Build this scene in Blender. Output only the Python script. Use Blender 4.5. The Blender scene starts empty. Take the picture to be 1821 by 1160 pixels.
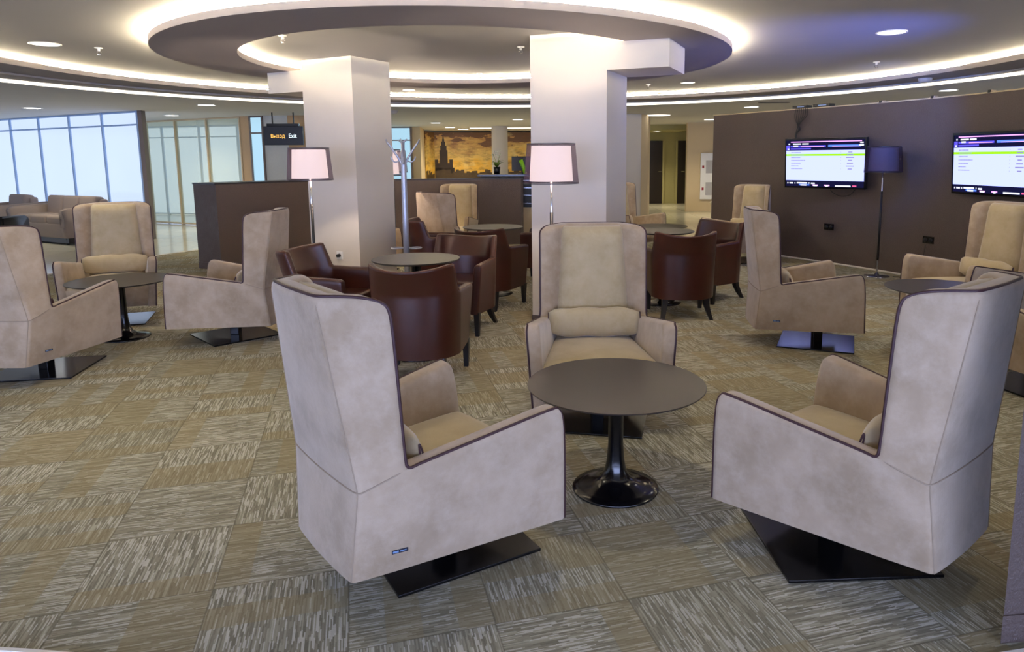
import bpy, bmesh, math, random
from mathutils import Vector, Matrix
R=math.radians
sc=bpy.context.scene
col=sc.collection
random.seed(4)
# ------------------------------------------------------------------ camera
F,PIT,CX,CY,RO,H=1256.66,.14911,980.18,469.61,.00649,1.45
cd=bpy.data.cameras.new('camera'); cam=bpy.data.objects.new('camera',cd); col.objects.link(cam)
V=Vector((0,math.sin(PIT),math.cos(PIT))); X=Vector((1,0,0)); D=Vector((0,math.cos(PIT),-math.sin(PIT)))
rt=X*math.cos(RO)-V*math.sin(RO); up=X*math.sin(RO)+V*math.cos(RO)
m=Matrix((rt,up,-D)).transposed().to_4x4(); m.translation=Vector((0,0,H)); cam.matrix_world=m
cd.sensor_width=36; cd.lens=F/1821*36; cd.shift_x=(910.5-CX)/1821; cd.shift_y=(CY-580)/1821
cd.clip_start=.05; cd.clip_end=200
sc.camera=cam
# ------------------------------------------------------------------ materials
def lin(c):
    return tuple(((x/255)/12.92 if x/255<=.04045 else ((x/255+.055)/1.055)**2.4) for x in c)
class N:
    def __init__(s,name):
        s.m=bpy.data.materials.new(name); s.m.use_nodes=True; s.t=s.m.node_tree; s.b=s.t.nodes['Principled BSDF']; s.o=s.t.nodes['Material Output']
    def n(s,typ,**k):
        x=s.t.nodes.new(typ)
        for a,b in k.items(): setattr(x,a,b)
        return x
    def l(s,a,b): s.t.links.new(a,b)
    def math(s,op,a,b=None,c=None):
        x=s.n('ShaderNodeMath',operation=op)
        for i,v in enumerate((a,b,c)):
            if v is None: continue
            if isinstance(v,(int,float)): x.inputs[i].default_value=v
            else: s.l(v,x.inputs[i])
        return x.outputs[0]
    def mix(s,f,a,b,typ='MIX'):
        x=s.n('ShaderNodeMix',data_type='RGBA',blend_type=typ)
        for i,v in ((0,f),(6,a),(7,b)):
            if isinstance(v,(int,float)): x.inputs[i].default_value=v
            elif isinstance(v,tuple): x.inputs[i].default_value=(*v[:3],1)
            else: s.l(v,x.inputs[i])
        return x.outputs[2]
    def ramp(s,f,pts):
        x=s.n('ShaderNodeValToRGB'); e=x.color_ramp.elements
        while len(e)<len(pts): e.new(.5)
        for i,(p,c) in enumerate(pts): e[i].position=p; e[i].color=(*c,1)
        s.l(f,x.inputs[0]); return x.outputs[0]
    def noise(s,scale,detail=3,rough=.5,vec=None,out=0):
        x=s.n('ShaderNodeTexNoise'); x.inputs['Scale'].default_value=scale; x.inputs['Detail'].default_value=detail; x.inputs['Roughness'].default_value=rough
        if vec is None: vec=s.n('ShaderNodeTexCoord').outputs['Object']
        s.l(vec,x.inputs['Vector']); return x.outputs[out]
    def bump(s,h,st=.2,d=.01):
        x=s.n('ShaderNodeBump'); x.inputs['Strength'].default_value=st; x.inputs['Distance'].default_value=d; s.l(h,x.inputs['Height']); s.l(x.outputs[0],s.b.inputs['Normal'])
def simple(name,c,rough=.5,metal=0,var=.06,scale=30,bump=0,spec=.5,emit=None,es=1,coat=0):
    k=N(name); c=lin(c)
    n=k.noise(scale)
    if var: k.l(k.mix(n,tuple(x*(1-var) for x in c),tuple(min(1,x*(1+var)) for x in c)),k.b.inputs['Base Color'])
    else: k.b.inputs['Base Color'].default_value=(*c,1)
    k.b.inputs['Roughness'].default_value=rough; k.b.inputs['Metallic'].default_value=metal; k.b.inputs['Specular IOR Level'].default_value=spec
    k.b.inputs['Coat Weight'].default_value=coat
    if bump: k.bump(n,bump,.004)
    if emit: k.b.inputs['Emission Color'].default_value=(*lin(emit),1); k.b.inputs['Emission Strength'].default_value=es
    return k.m
def emis(name,c,s):
    k=N(name); e=k.n('ShaderNodeEmission'); e.inputs[0].default_value=(*c,1); e.inputs[1].default_value=s; k.l(e.outputs[0],k.o.inputs[0]); return k.m
def suede(name,c1,c2,c3):
    k=N(name)
    n1=k.noise(3.5,4,.6); n2=k.noise(9,6,.7); n3=k.noise(220,2)
    c=k.mix(k.ramp(n1,[(.35,(0,0,0)),(.65,(1,1,1))]),lin(c1),lin(c2))
    c=k.mix(k.ramp(n2,[(.42,(0,0,0)),(.78,(.8,.8,.8))]),c,lin(c3))
    k.l(c,k.b.inputs['Base Color']); k.b.inputs['Roughness'].default_value=.9; k.b.inputs['Specular IOR Level'].default_value=.15
    k.b.inputs['Sheen Weight'].default_value=.5; k.b.inputs['Sheen Roughness'].default_value=.45
    k.bump(k.math('ADD',n3,k.math('MULTIPLY',n2,1.5)),.12,.004); return k.m
M={}
M['suede']=suede('suede',(180,160,135),(157,137,111),(192,174,152))
M['suede_in']=suede('suede_inner',(188,171,137),(172,154,118),(196,181,150))
M['piping']=simple('piping',(58,30,34),.5)
M['seam']=simple('seam_thread',(158,140,118),.9)
M['black']=simple('black_metal',(10,9,11),.16,spec=.6,var=.02)
M['blackm']=simple('black_satin',(13,12,13),.4)
M['tabletop']=simple('table_laminate',(34,27,26),.36,spec=.6,scale=200,var=.1)
M['wood']=simple('dark_leg',(16,12,12),.35)
def leather():
    k=N('leather'); n=k.noise(5,4,.6); n2=k.noise(260,3)
    k.l(k.mix(n,lin((52,22,13)),lin((74,33,20))),k.b.inputs['Base Color']); k.b.inputs['Roughness'].default_value=.33; k.b.inputs['Specular IOR Level'].default_value=.5
    k.bump(n2,.12,.002); return k.m
M['leather']=leather()
M['edge_leather']=simple('leather_edge',(92,50,33),.35)
M['ceil']=simple('ceiling_paint',(172,168,164),.85,var=.03,scale=2)
M['ceil_dark']=simple('ring_paint',(158,150,147),.85,var=.03,scale=3)
M['ceil_daylit']=simple('outer_ceiling_daylit',(214,211,206),.85,var=.03,scale=2)  # lighter copy of the ceiling colour, stands in for daylight from the windows
M['lip']=simple('cove_paint',(235,228,215),.7,var=.0)
M['plaster']=simple('white_plaster',(214,205,193),.8,var=.02,scale=4)
M['cream']=simple('cream_wall',(205,184,148),.8,var=.04,scale=2)
M['tan']=simple('tan_panel',(190,158,116),.7)
M['grey']=simple('grey_wall',(196,196,188),.7)
M['olive']=simple('corridor_wall',(172,164,116),.75)
def stucco(name,c,c2):
    k=N(name); n=k.noise(2.4,6,.7); n2=k.noise(75,4,.7)
    cc=k.mix(n,lin(c),lin(c2)); cc=k.mix(k.math('MULTIPLY',n2,.35),cc,lin(tuple(int(v*.55) for v in c)))
    k.l(cc,k.b.inputs['Base Color'])
    k.l(k.ramp(n,[(.35,(.28,.28,.28)),(.65,(.6,.6,.6))]),k.b.inputs['Roughness'])
    k.bump(k.math('ADD',n2,n),.5,.012); return k.m
M['stucco']=stucco('dark_wall_stucco',(74,61,56),(108,92,84))
M['stucco2']=stucco('partition_stucco',(84,68,60),(100,84,76))
M['parttop']=simple('partition_cap',(38,32,32),.3)
M['chrome']=simple('chrome',(200,200,205),.15,1,0)
M['rack']=simple('rack_metal',(170,172,182),.35,.5)
M['white']=simple('white_plastic',(232,230,226),.4,var=0)
M['red']=simple('red_plastic',(150,25,25),.4)
M['greyp']=simple('grey_panel',(176,172,170),.4)
M['door']=simple('dark_door',(30,18,14),.4)
M['green']=simple('green_plastic',(150,215,30),.4)
M['leaf']=simple('leaf',(120,150,40),.5)
M['flower']=simple('flower',(235,235,215),.6)
M['sofa']=simple('sofa_fabric',(150,134,124),.9,bump=.2,scale=80)
M['cove']=emis('cove_light',(1,.87,.62),115)
M['cove_in']=emis('inner_cove_light',(1,.87,.62),70)
M['strip']=emis('strip_light',(1,.93,.80),1.6)
M['down']=emis('downlight_lens',(1,.97,.92),9)
M['amber']=emis('sign_amber',(1,.55,.12),.9)
M['signw']=emis('sign_white',(.75,.9,1),1.0)
def stone():
    k=N('stone_floor'); tc=k.n('ShaderNodeTexCoord').outputs['Object']
    b=k.n('ShaderNodeTexBrick'); b.offset=0; b.inputs['Scale'].default_value=1; b.inputs['Brick Width'].default_value=.6; b.inputs['Row Height'].default_value=.6; b.inputs['Mortar Size'].default_value=.004
    b.inputs['Color1'].default_value=(*lin((212,206,186)),1); b.inputs['Color2'].default_value=(*lin((204,198,178)),1); b.inputs['Mortar'].default_value=(*lin((170,164,146)),1)
    k.l(tc,b.inputs[0]); k.l(b.outputs[0],k.b.inputs['Base Color']); k.b.inputs['Roughness'].default_value=.14; return k.m
M['stone']=stone()
def carpet():
    k=N('carpet_tiles'); tc=k.n('ShaderNodeTexCoord').outputs['Object']
    mp=k.n('ShaderNodeMapping'); mp.vector_type='TEXTURE'; mp.inputs['Location'].default_value=(-1.71,2.53,0); mp.inputs['Rotation'].default_value=(0,0,R(15.6)); mp.inputs['Scale'].default_value=(.446,.446,1)
    k.l(tc,mp.inputs[0]); s=k.n('ShaderNodeSeparateXYZ'); k.l(mp.outputs[0],s.inputs[0])
    fx=k.math('FLOOR',s.outputs[0]); fy=k.math('FLOOR',s.outputs[1]); u=k.math('FRACT',s.outputs[0]); v=k.math('FRACT',s.outputs[1])
    par=k.math('FLOORED_MODULO',k.math('ADD',fx,fy),2.0)
    ipar=k.math('SUBTRACT',1.0,par)
    a=k.math('ADD',k.math('MULTIPLY',u,par),k.math('MULTIPLY',v,ipar))   # across the lines
    b=k.math('ADD',k.math('MULTIPLY',v,par),k.math('MULTIPLY',u,ipar))   # along the lines
    tid=k.math('ADD',k.math('MULTIPLY',fx,7.31),k.math('MULTIPLY',fy,13.7))
    def wn(x,y,z):
        c=k.n('ShaderNodeCombineXYZ')
        for i,q in enumerate((x,y,z)):
            if isinstance(q,(int,float)): c.inputs[i].default_value=q
            else: k.l(q,c.inputs[i])
        w=k.n('ShaderNodeTexWhiteNoise'); k.l(c.outputs[0],w.inputs[0]); return w.outputs[0]
    line=k.math('FLOOR',k.math('MULTIPLY',a,84.0))
    off=wn(line,tid,1.0)
    seg=k.math('FLOOR',k.math('ADD',k.math('MULTIPLY',b,4.0),k.math('MULTIPLY',off,.6)))
    r1=wn(line,seg,tid)
    band=wn(k.math('FLOOR',k.math('MULTIPLY',b,4.0)),tid,3.0)
    tone=wn(tid,5.0,1.0)
    c=k.ramp(r1,[(0,lin((122,117,102))),(.4,lin((148,143,124))),(.8,lin((168,163,142))),(1,lin((190,186,166)))])
    line2=k.math('FLOOR',k.math('MULTIPLY',a,104.0)); off2=wn(line2,tid,2.0)
    r2=wn(line2,k.math('FLOOR',k.math('ADD',k.math('MULTIPLY',b,8.0),off2)),k.math('ADD',tid,9.0))
    lt=k.math('MULTIPLY',k.math('GREATER_THAN',r2,k.math('ADD',.70,k.math('MULTIPLY',band,.25))),.62); c=k.mix(lt,c,lin((226,223,210)))
    c=k.mix(k.math('MULTIPLY',k.math('LESS_THAN',r2,.2),.5),c,lin((92,87,76)))
    n=k.noise(130,3,.6); c=k.mix(k.math('MULTIPLY',n,.3),c,lin((150,145,122)))
    c=k.mix(k.math('MULTIPLY',k.math('GREATER_THAN',band,.6),.38),c,lin((156,138,96)))
    c=k.mix(k.math('MULTIPLY',tone,.25),c,lin((128,122,96)))
    ed=k.math('MINIMUM',k.math('MINIMUM',u,k.math('SUBTRACT',1.0,u)),k.math('MINIMUM',v,k.math('SUBTRACT',1.0,v)))
    c=k.mix(k.math('MULTIPLY',k.math('LESS_THAN',ed,.006),.45),c,lin((88,80,66)))
    k.l(c,k.b.inputs['Base Color']); k.b.inputs['Roughness'].default_value=.95; k.b.inputs['Specular IOR Level'].default_value=.1
    k.bump(k.math('ADD',r1,n),.25,.004); return k.m
M['carpet']=carpet()
def glass_pane(name,c,s):
    k=N(name); tc=k.n('ShaderNodeTexCoord').outputs['Object']; sp=k.n('ShaderNodeSeparateXYZ'); k.l(tc,sp.inputs[0])
    n=k.noise(.5,2); e=k.n('ShaderNodeEmission'); k.l(k.mix(n,tuple(x*.9 for x in c),c),e.inputs[0]); e.inputs[1].default_value=s
    g=k.n('ShaderNodeBsdfGlossy'); g.inputs['Roughness'].default_value=.15; mx=k.n('ShaderNodeMixShader'); mx.inputs[0].default_value=.1
    k.l(e.outputs[0],mx.inputs[1]); k.l(g.outputs[0],mx.inputs[2]); k.l(mx.outputs[0],k.o.inputs[0]); return k.m
M['daypane']=glass_pane('daylit_frosted_pane',(.52,.63,.86),.92)
M['daypane2']=glass_pane('sky_pane',(.42,.68,.85),.75)
M['assumed_backpane']=glass_pane('assumed_rear_window_pane',(.46,.57,1.0),9)  # strong blue glow for the assumed windows behind the camera
M['mull']=simple('blue_mullion',(156,184,222),.4)
M['bronze']=simple('bronze_post',(120,104,94),.4)
def green_glass():
    k=N('green_glass'); k.b.inputs['Base Color'].default_value=(*lin((232,236,216)),1); k.b.inputs['Roughness'].default_value=.12
    k.b.inputs['Specular IOR Level'].default_value=.9
    tr=k.n('ShaderNodeBsdfTransparent'); tr.inputs[0].default_value=(.95,.98,.88,1); mx=k.n('ShaderNodeMixShader'); mx.inputs[0].default_value=.32
    k.l(tr.outputs[0],mx.inputs[1]); k.l(k.b.outputs[0],mx.inputs[2]); k.l(mx.outputs[0],k.o.inputs[0]); return k.m
M['gglass']=green_glass()
def shade(name,c,tr,al):
    k=N(name); t=k.n('ShaderNodeBsdfTransparent'); d=k.n('ShaderNodeBsdfDiffuse'); d.inputs[0].default_value=(*lin(c),1); tl=k.n('ShaderNodeBsdfTranslucent'); tl.inputs[0].default_value=(*lin(tr),1)
    a=k.n('ShaderNodeAddShader'); k.l(d.outputs[0],a.inputs[0]); k.l(tl.outputs[0],a.inputs[1]); mx=k.n('ShaderNodeMixShader'); mx.inputs[0].default_value=al
    k.l(t.outputs[0],mx.inputs[1]); k.l(a.outputs[0],mx.inputs[2]); k.l(mx.outputs[0],k.o.inputs[0]); return k.m
M['gauze']=shade('organza_shade',(58,48,60),(70,56,70),.5)
M['inner_shade']=simple('lit_inner_shade',(235,215,215),.8,var=0,emit=(250,226,222),es=.95)
M['inner_off']=simple('unlit_inner_shade',(120,110,125),.8,var=0)
M['bulb']=emis('bulb',(1,.85,.65),6)
# ------------------------------------------------------------------ mesh helpers
def tag(o,label=None,cat=None,group=None,kind=None):
    if label: o['label']=label
    if cat: o['category']=cat
    if group: o['group']=group
    if kind: o['kind']=kind
    return o
def obj(name,bm,mat,parent=None,smooth=False,loc=None):
    me=bpy.data.meshes.new(name)
    bmesh.ops.recalc_face_normals(bm,faces=bm.faces)
    bm.to_mesh(me); bm.free()
    for mm in (mat if isinstance(mat,(list,tuple)) else [mat]): me.materials.append(mm)
    if smooth:
        for p in me.polygons: p.use_smooth=True
    o=bpy.data.objects.new(name,me); col.objects.link(o)
    if parent: o.parent=parent
    if loc: o.location=loc
    return o
def empty(name,loc,rz=0,label=None,cat=None,group=None):
    o=bpy.data.objects.new(name,None); col.objects.link(o); o.location=loc; o.rotation_euler=(0,0,rz); o.empty_display_size=.1
    return tag(o,label,cat,group)
def box(bm,c,s,rz=0,mi=0,bev=0,seg=2,rot=None):
    r=bmesh.ops.create_cube(bm,size=1); vs=r['verts']
    bmesh.ops.scale(bm,vec=s,verts=vs)
    if bev:
        es=list({e for v in vs for e in v.link_edges}); b=bmesh.ops.bevel(bm,geom=es,offset=bev,segments=seg,affect='EDGES',profile=.6)
        vs=list({v for f in b['faces'] for v in f.verts}|{v for v in vs if v.is_valid})
    if rot is not None: bmesh.ops.transform(bm,matrix=rot,verts=vs)
    if rz: bmesh.ops.rotate(bm,cent=(0,0,0),matrix=Matrix.Rotation(rz,3,'Z'),verts=vs)
    bmesh.ops.translate(bm,vec=c,verts=vs)
    for f in {f for v in vs for f in v.link_faces}: f.material_index=mi
    return vs
def lathe(bm,prof,seg=48,c=(0,0,0),mi=0,closed=False,a0=0,a1=2*math.pi):
    full=abs(a1-a0-2*math.pi)<1e-6; n=seg if full else seg+1
    rings=[]
    for r,z in prof:
        if r<1e-6: rings.append([bm.verts.new((c[0],c[1],c[2]+z))])
        else: rings.append([bm.verts.new((c[0]+r*math.cos(a0+(a1-a0)*i/seg),c[1]+r*math.sin(a0+(a1-a0)*i/seg),c[2]+z)) for i in range(n)])
    pr=list(zip(rings,rings[1:]))
    if closed: pr.append((rings[-1],rings[0]))
    for A,B in pr:
        for i in range(seg):
            j=(i+1)%n
            if len(A)==1 and len(B)==1: continue
            vs=[A[0],B[i],B[j]] if len(A)==1 else [A[i],A[j],B[0]] if len(B)==1 else [A[i],A[j],B[j],B[i]]
            f=bm.faces.new(vs); f.material_index=mi
def tube(bm,pts,r,seg=8,mi=0,cyc=False,caps=True,r2=None):
    pts=[Vector(p) for p in pts]; n=len(pts); rings=[]; up=None
    for i,p in enumerate(pts):
        a=pts[(i-1)%n] if (cyc or i>0) else p; b=pts[(i+1)%n] if (cyc or i<n-1) else p
        t=(b-a).normalized()
        if up is None: up=Vector((0,0,1)) if abs(t.z)<.9 else Vector((1,0,0))
        s=t.cross(up).normalized(); up=s.cross(t).normalized()
        rr=r if r2 is None else r+(r2-r)*i/(n-1)
        rings.append([bm.verts.new(p+(s*math.cos(2*math.pi*k/seg)+up*math.sin(2*math.pi*k/seg))*rr) for k in range(seg)])
    for i in range(n if cyc else n-1):
        A,B=rings[i],rings[(i+1)%n]
        for k in range(seg):
            f=bm.faces.new([A[k],A[(k+1)%seg],B[(k+1)%seg],B[k]]); f.material_index=mi
    if caps and not cyc: bm.faces.new(rings[0][::-1]).material_index=mi; bm.faces.new(rings[-1]).material_index=mi
def smoothpts(P,k=4,cyc=False):
    P=[Vector(p) for p in P]; out=[]; n=len(P)
    for i in range(n if cyc else n-1):
        p0=P[(i-1)%n] if cyc or i>0 else P[0]; p1=P[i]; p2=P[(i+1)%n]; p3=P[(i+2)%n] if cyc or i+2<n else P[-1]
        for j in range(k):
            t=j/k; out.append(.5*((2*p1)+(p2-p0)*t+(2*p0-5*p1+4*p2-p3)*t*t+(3*p1-p0-3*p2+p3)*t**3))
    if not cyc: out.append(P[-1])
    return out
def prism(bm,poly,z0,z1,mi=0):
    a=[bm.verts.new((x,y,z0)) for x,y in poly]; b=[bm.verts.new((x,y,z1)) for x,y in poly]; n=len(poly)
    fs=[bm.faces.new(a[::-1]),bm.faces.new(b)]+[bm.faces.new([a[i],a[(i+1)%n],b[(i+1)%n],b[i]]) for i in range(n)]
    for f in fs: f.material_index=mi
def subsurf(o,lv=2):
    """bake a subdivision so that the first vertices stay the control vertices"""
    nv=len(o.data.vertices); md=o.modifiers.new('s','SUBSURF'); md.levels=lv; md.render_levels=lv; md.subdivision_type='CATMULL_CLARK'; md.boundary_smooth='PRESERVE_CORNERS'
    bpy.context.view_layer.update(); dg=bpy.context.evaluated_depsgraph_get(); me=bpy.data.meshes.new_from_object(o.evaluated_get(dg)); o.modifiers.clear()
    old=o.data; me.name=old.name; o.data=me
    for p in me.polygons: p.use_smooth=True
    return [me.vertices[i].co.copy() for i in range(nv)]
def copy_tree(o,parent=None):
    c=o.copy(); col.objects.link(c)
    if parent: c.parent=parent
    for ch in list(o.children): copy_tree(ch,c)
    return c
def lerp(a,b,t): return tuple(x+(y-x)*t for x,y in zip(a,b))
# ------------------------------------------------------------------ U shaped upholstered shell
def ushell(name,half,a,ncol_mid,rows_low,rows_up,mat,parent,lv=2,tweak=None):
    """half: columns from the right front round to the last one right of the centre line, each (bot,mid,top,ib,im,it)
    a: column at which the back starts to rise"""
    mid=ncol_mid
    cols=half+mid+[tuple(None if p is None else (-p[0],p[1],p[2]) for p in c) for c in reversed(half)]
    n=len(cols); b=n-1-a
    bm=bmesh.new(); O={};I={}
    for c,(pb,pm,pt,ib,im,it) in enumerate(cols):
        for r,f in enumerate(rows_low):
            O[r,c]=bm.verts.new(lerp(pb,pm,f)); I[r,c]=bm.verts.new(lerp(ib,im,f))
    R0=len(rows_low)-1
    for c in range(a,b+1):
        pb,pm,pt,ib,im,it=cols[c]
        for r,f in enumerate(rows_up,1):
            O[R0+r,c]=bm.verts.new(lerp(pm,pt,f)); I[R0+r,c]=bm.verts.new(lerp(im,it,f))
    R1=R0+len(rows_up)
    if tweak:
        for (r,c),d in tweak(R0,R1,n).items():
            O[r,c].co+=Vector(d); I[r,c].co+=Vector(d)
    bm.verts.index_update()
    idx={('o',)+k:v.index for k,v in O.items()}; idx.update({('i',)+k:v.index for k,v in I.items()})
    def q(*v): bm.faces.new(v)
    for c in range(n-1):
        for r in range(R0): q(O[r,c],O[r,c+1],O[r+1,c+1],O[r+1,c]); q(I[r,c],I[r+1,c],I[r+1,c+1],I[r,c+1])
        if not(a<=c<b): q(O[R0,c],O[R0,c+1],I[R0,c+1],I[R0,c])
        else:
            for r in range(R0,R1): q(O[r,c],O[r,c+1],O[r+1,c+1],O[r+1,c]); q(I[r,c],I[r+1,c],I[r+1,c+1],I[r,c+1])
            q(O[R1,c],O[R1,c+1],I[R1,c+1],I[R1,c])
    for r in range(R0): q(O[r,0],O[r+1,0],I[r+1,0],I[r,0]); q(O[r,n-1],I[r,n-1],I[r+1,n-1],O[r+1,n-1])
    for r in range(R0,R1): q(O[r,a],O[r+1,a],I[r+1,a],I[r,a]); q(O[r,b],I[r,b],I[r+1,b],O[r+1,b])
    o=obj(name,bm,mat,parent); P=subsurf(o,lv)
    edge=[('o',r,0) for r in range(R0)]+[('o',R0,c) for c in range(a)]+[('o',r,a) for r in range(R0,R1)]+[('o',R1,c) for c in range(a,b)]+[('o',r,b) for r in range(R1,R0,-1)]+[('o',R0,c) for c in range(b,n-1)]+[('o',r,n-1) for r in range(R0,-1,-1)]
    return o,P,idx,edge,n,R0,R1
# ------------------------------------------------------------------ wing armchair prototype (faces +y)
def make_armchair():
    root=empty('wing_armchair',(0,0,0))
    Afb,Aft,Nn,Wt,Kt,Ks,Kb=(.372,.442,.165),(.402,.418,.612),(.330,-.150,.516),(.332,-.178,1.055),(.192,-.372,1.062),(.268,-.296,.448),(.230,-.316,.15)
    Nb=(.262,-.165,.153)
    half=[]
    for f in (0,.05,.2,.4,.6,.8,.95,1):
        b=lerp(Afb,Nb,f); m=lerp(Aft,Nn,f)
        w=.078
        half.append([b,m,None,(b[0]-w,b[1]-(.0 if f else 0),b[2]),(m[0]-w,m[1],m[2]),None])
    half[7][2]=Wt; half[7][5]=(Wt[0]-.07,Wt[1]-.005,Wt[2]-.004)
    for f in (.34,.62,.87,1):
        b=lerp(Nb,Kb,f); m=lerp(Nn,Ks,f); t=lerp(Wt,Kt,f)
        ox,oy=-.075+.012*f,.0+.085*f
        half.append([b,m,t,(b[0]+ox,b[1]+oy,b[2]),(m[0]+ox,m[1]+oy,m[2]),(t[0]-.07+.015*f,t[1]+.07*f,t[2]-.004)])
    midc=[]
    for f in (.12,.5,.88):
        g=lambda K,bul:(K[0]*(1-2*f),K[1]-bul*(1-(2*f-1)**2),K[2])
        b,m,t=g(Kb,.012),g(Ks,.014),g(Kt,.012)
        midc.append([b,m,t,(b[0]*.8,b[1]+.09,b[2]),(m[0]*.8,m[1]+.1,m[2]),(t[0]*.85,t[1]+.085,t[2]-.004)])
    half=[tuple(c) for c in half]; midc=[tuple(c) for c in midc]
    sh,P,idx,edge,n,R0,R1=ushell('upholstered_shell',half,7,midc,[0,.06,.35,.7,.93,1],[.05,.3,.6,.84,.94,1],M['suede'],root,2,
      lambda R0,R1,n:{k:v for c,c2,o in ((0,7,1),(n-1,n-8,-1)) for k,v in {(R0,c):(0,-.036,-.016),(R0-1,c):(0,-.010,-.006),(R0,c+o):(0,-.012,-.002),(R1,c2):(0,-.024,-.022),(R1-1,c2):(0,-.003,-.012),(R1-2,c2):(0,0,-.01),(R1,c2+o):(0,-.006,0)}.items()})
    g=lambda k:P[idx[k]]
    # piping along the outer edge
    off=lambda p:Vector(p)
    ctr=Vector((0,-.02,.55))
    pts=[g(k) for k in edge]
    pp=[]
    for p in smoothpts(pts,3):
        d=Vector((p.x,p.y+.02,0)).normalized(); pp.append(p+d*.0015)
    bm=bmesh.new(); tube(bm,pp,.0052,8); obj('piping',bm,M['piping'],root,True)
    # stitched seams
    bm=bmesh.new()
    row=[g(('o',R0,c)) for c in range(7,n-7)]
    tube(bm,[p+Vector((p.x,p.y,0)).normalized()*.001 for p in smoothpts(row,3)],.0026,6)
    for c in (11,n-12):
        for rows in ((0,R0),(R0,R1)):
            lp=[g(('o',r,c)) for r in range(rows[0],rows[1]+1)]
            tube(bm,[p+Vector((p.x,p.y,0)).normalized()*.0005 for p in smoothpts(lp,3)],.0022,6)
    obj('stitched_seam',bm,M['seam'],root,True)
    # seat body, cushion, back pad
    bm=bmesh.new(); vs=[]
    poly=[(.325,.425),(.325,.40),(.27,-.13),(.20,-.255),(-.20,-.255),(-.27,-.13),(-.325,.40),(-.325,.425)]
    prism(bm,poly,.168,.36); es=[e for e in bm.edges if e.calc_length()>.1]; bmesh.ops.bevel(bm,geom=es,offset=.012,segments=3,affect='EDGES'); obj('seat_base',bm,M['suede'],root,True)
    bm=bmesh.new(); nx,ny=10,10; vt={}
    for i in range(nx+1):
        for j in range(ny+1):
            u=i/nx*2-1; v=j/ny
            hw=.315-.085*(1-v); x=u*hw; y=-.23+v*.655; 
            dz=.028*(1-u**4)*(1-(2*v-1)**4)
            vt[i,j,1]=bm.verts.new((x,y,.385+dz+.012*v)); vt[i,j,0]=bm.verts.new((x,y,.30))
    for i in range(nx):
        for j in range(ny):
            bm.faces.new([vt[i,j,1],vt[i+1,j,1],vt[i+1,j+1,1],vt[i,j+1,1]]); bm.faces.new([vt[i,j,0],vt[i,j+1,0],vt[i+1,j+1,0],vt[i+1,j,0]])
    for i in range(nx):
        for j,s in ((0,1),(ny,-1)): bm.faces.new([vt[i,j,0],vt[i+1,j,0],vt[i+1,j,1],vt[i,j,1]][::s])
    for j in range(ny):
        for i,s in ((0,-1),(nx,1)): bm.faces.new([vt[i,j,0],vt[i,j+1,0],vt[i,j+1,1],vt[i,j,1]][::s])
    o=obj('seat_cushion',bm,M['suede_in'],root,True); subsurf(o,1)
    # back pad
    bm=bmesh.new(); nx,nz=10,12; A={}
    for i in range(nx+1):
        for j in range(nz+1):
            u=i/nx*2-1; v=j/nz
            hw=.238-.052*v; z=.36+v*.688
            yb=-.215-.066*v
            rnd=(1-abs(u)**8)*(1-max(0,(v-.9)/.1)**2*.75)
            A[i,j,1]=bm.verts.new((u*hw,yb+.032+.05*max(0,rnd)-.012*math.sin(v*3.1),z)); A[i,j,0]=bm.verts.new((u*hw*1.0,yb-.03,z))
    for i in range(nx):
        for j in range(nz):
            bm.faces.new([A[i,j,1],A[i,j+1,1],A[i+1,j+1,1],A[i+1,j,1]]); bm.faces.new([A[i,j,0],A[i+1,j,0],A[i+1,j+1,0],A[i,j+1,0]])
    for j in range(nz):
        for i in (0,nx): bm.faces.new([A[i,j,0],A[i,j+1,0],A[i,j+1,1],A[i,j,1]])
    for i in range(nx):
        for j in (0,nz): bm.faces.new([A[i,j,0],A[i+1,j,0],A[i+1,j,1],A[i,j,1]])
    o=obj('back_pad',bm,M['suede_in'],root,True); subsurf(o,1)
    # maker tag, dark with a pale line of lettering, low on the right side
    ok,loc,nor,fi=sh.closest_point_on_mesh(Vector((.34,-.185,.215)))
    bm=bmesh.new(); rz=math.atan2(nor.y,nor.x)
    box(bm,(0,0,0),(.003,.052,.012)); box(bm,(.001,-.014,0),(.003,.018,.006),mi=1); box(bm,(.001,.01,0),(.003,.02,.003),mi=1)
    t=obj('fabric_tag',bm,[simple('tag_navy',(18,20,38),.5),simple('tag_lettering',(120,150,190),.5)],root); t.location=loc+nor*.001; t.rotation_euler=(0,0,rz)
    # swivel
    bm=bmesh.new(); box(bm,(0,0,.0896),(.07,.07,.155),bev=.004); p=obj('swivel_post',bm,M['black'],root); p.location=(0,.14,0)
    bm=bmesh.new(); box(bm,(0,0,.0065),(.55,.55,.011),bev=.002); p=obj('base_plate',bm,M['black'],root); p.location=(0,.14,0)
    return root
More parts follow.
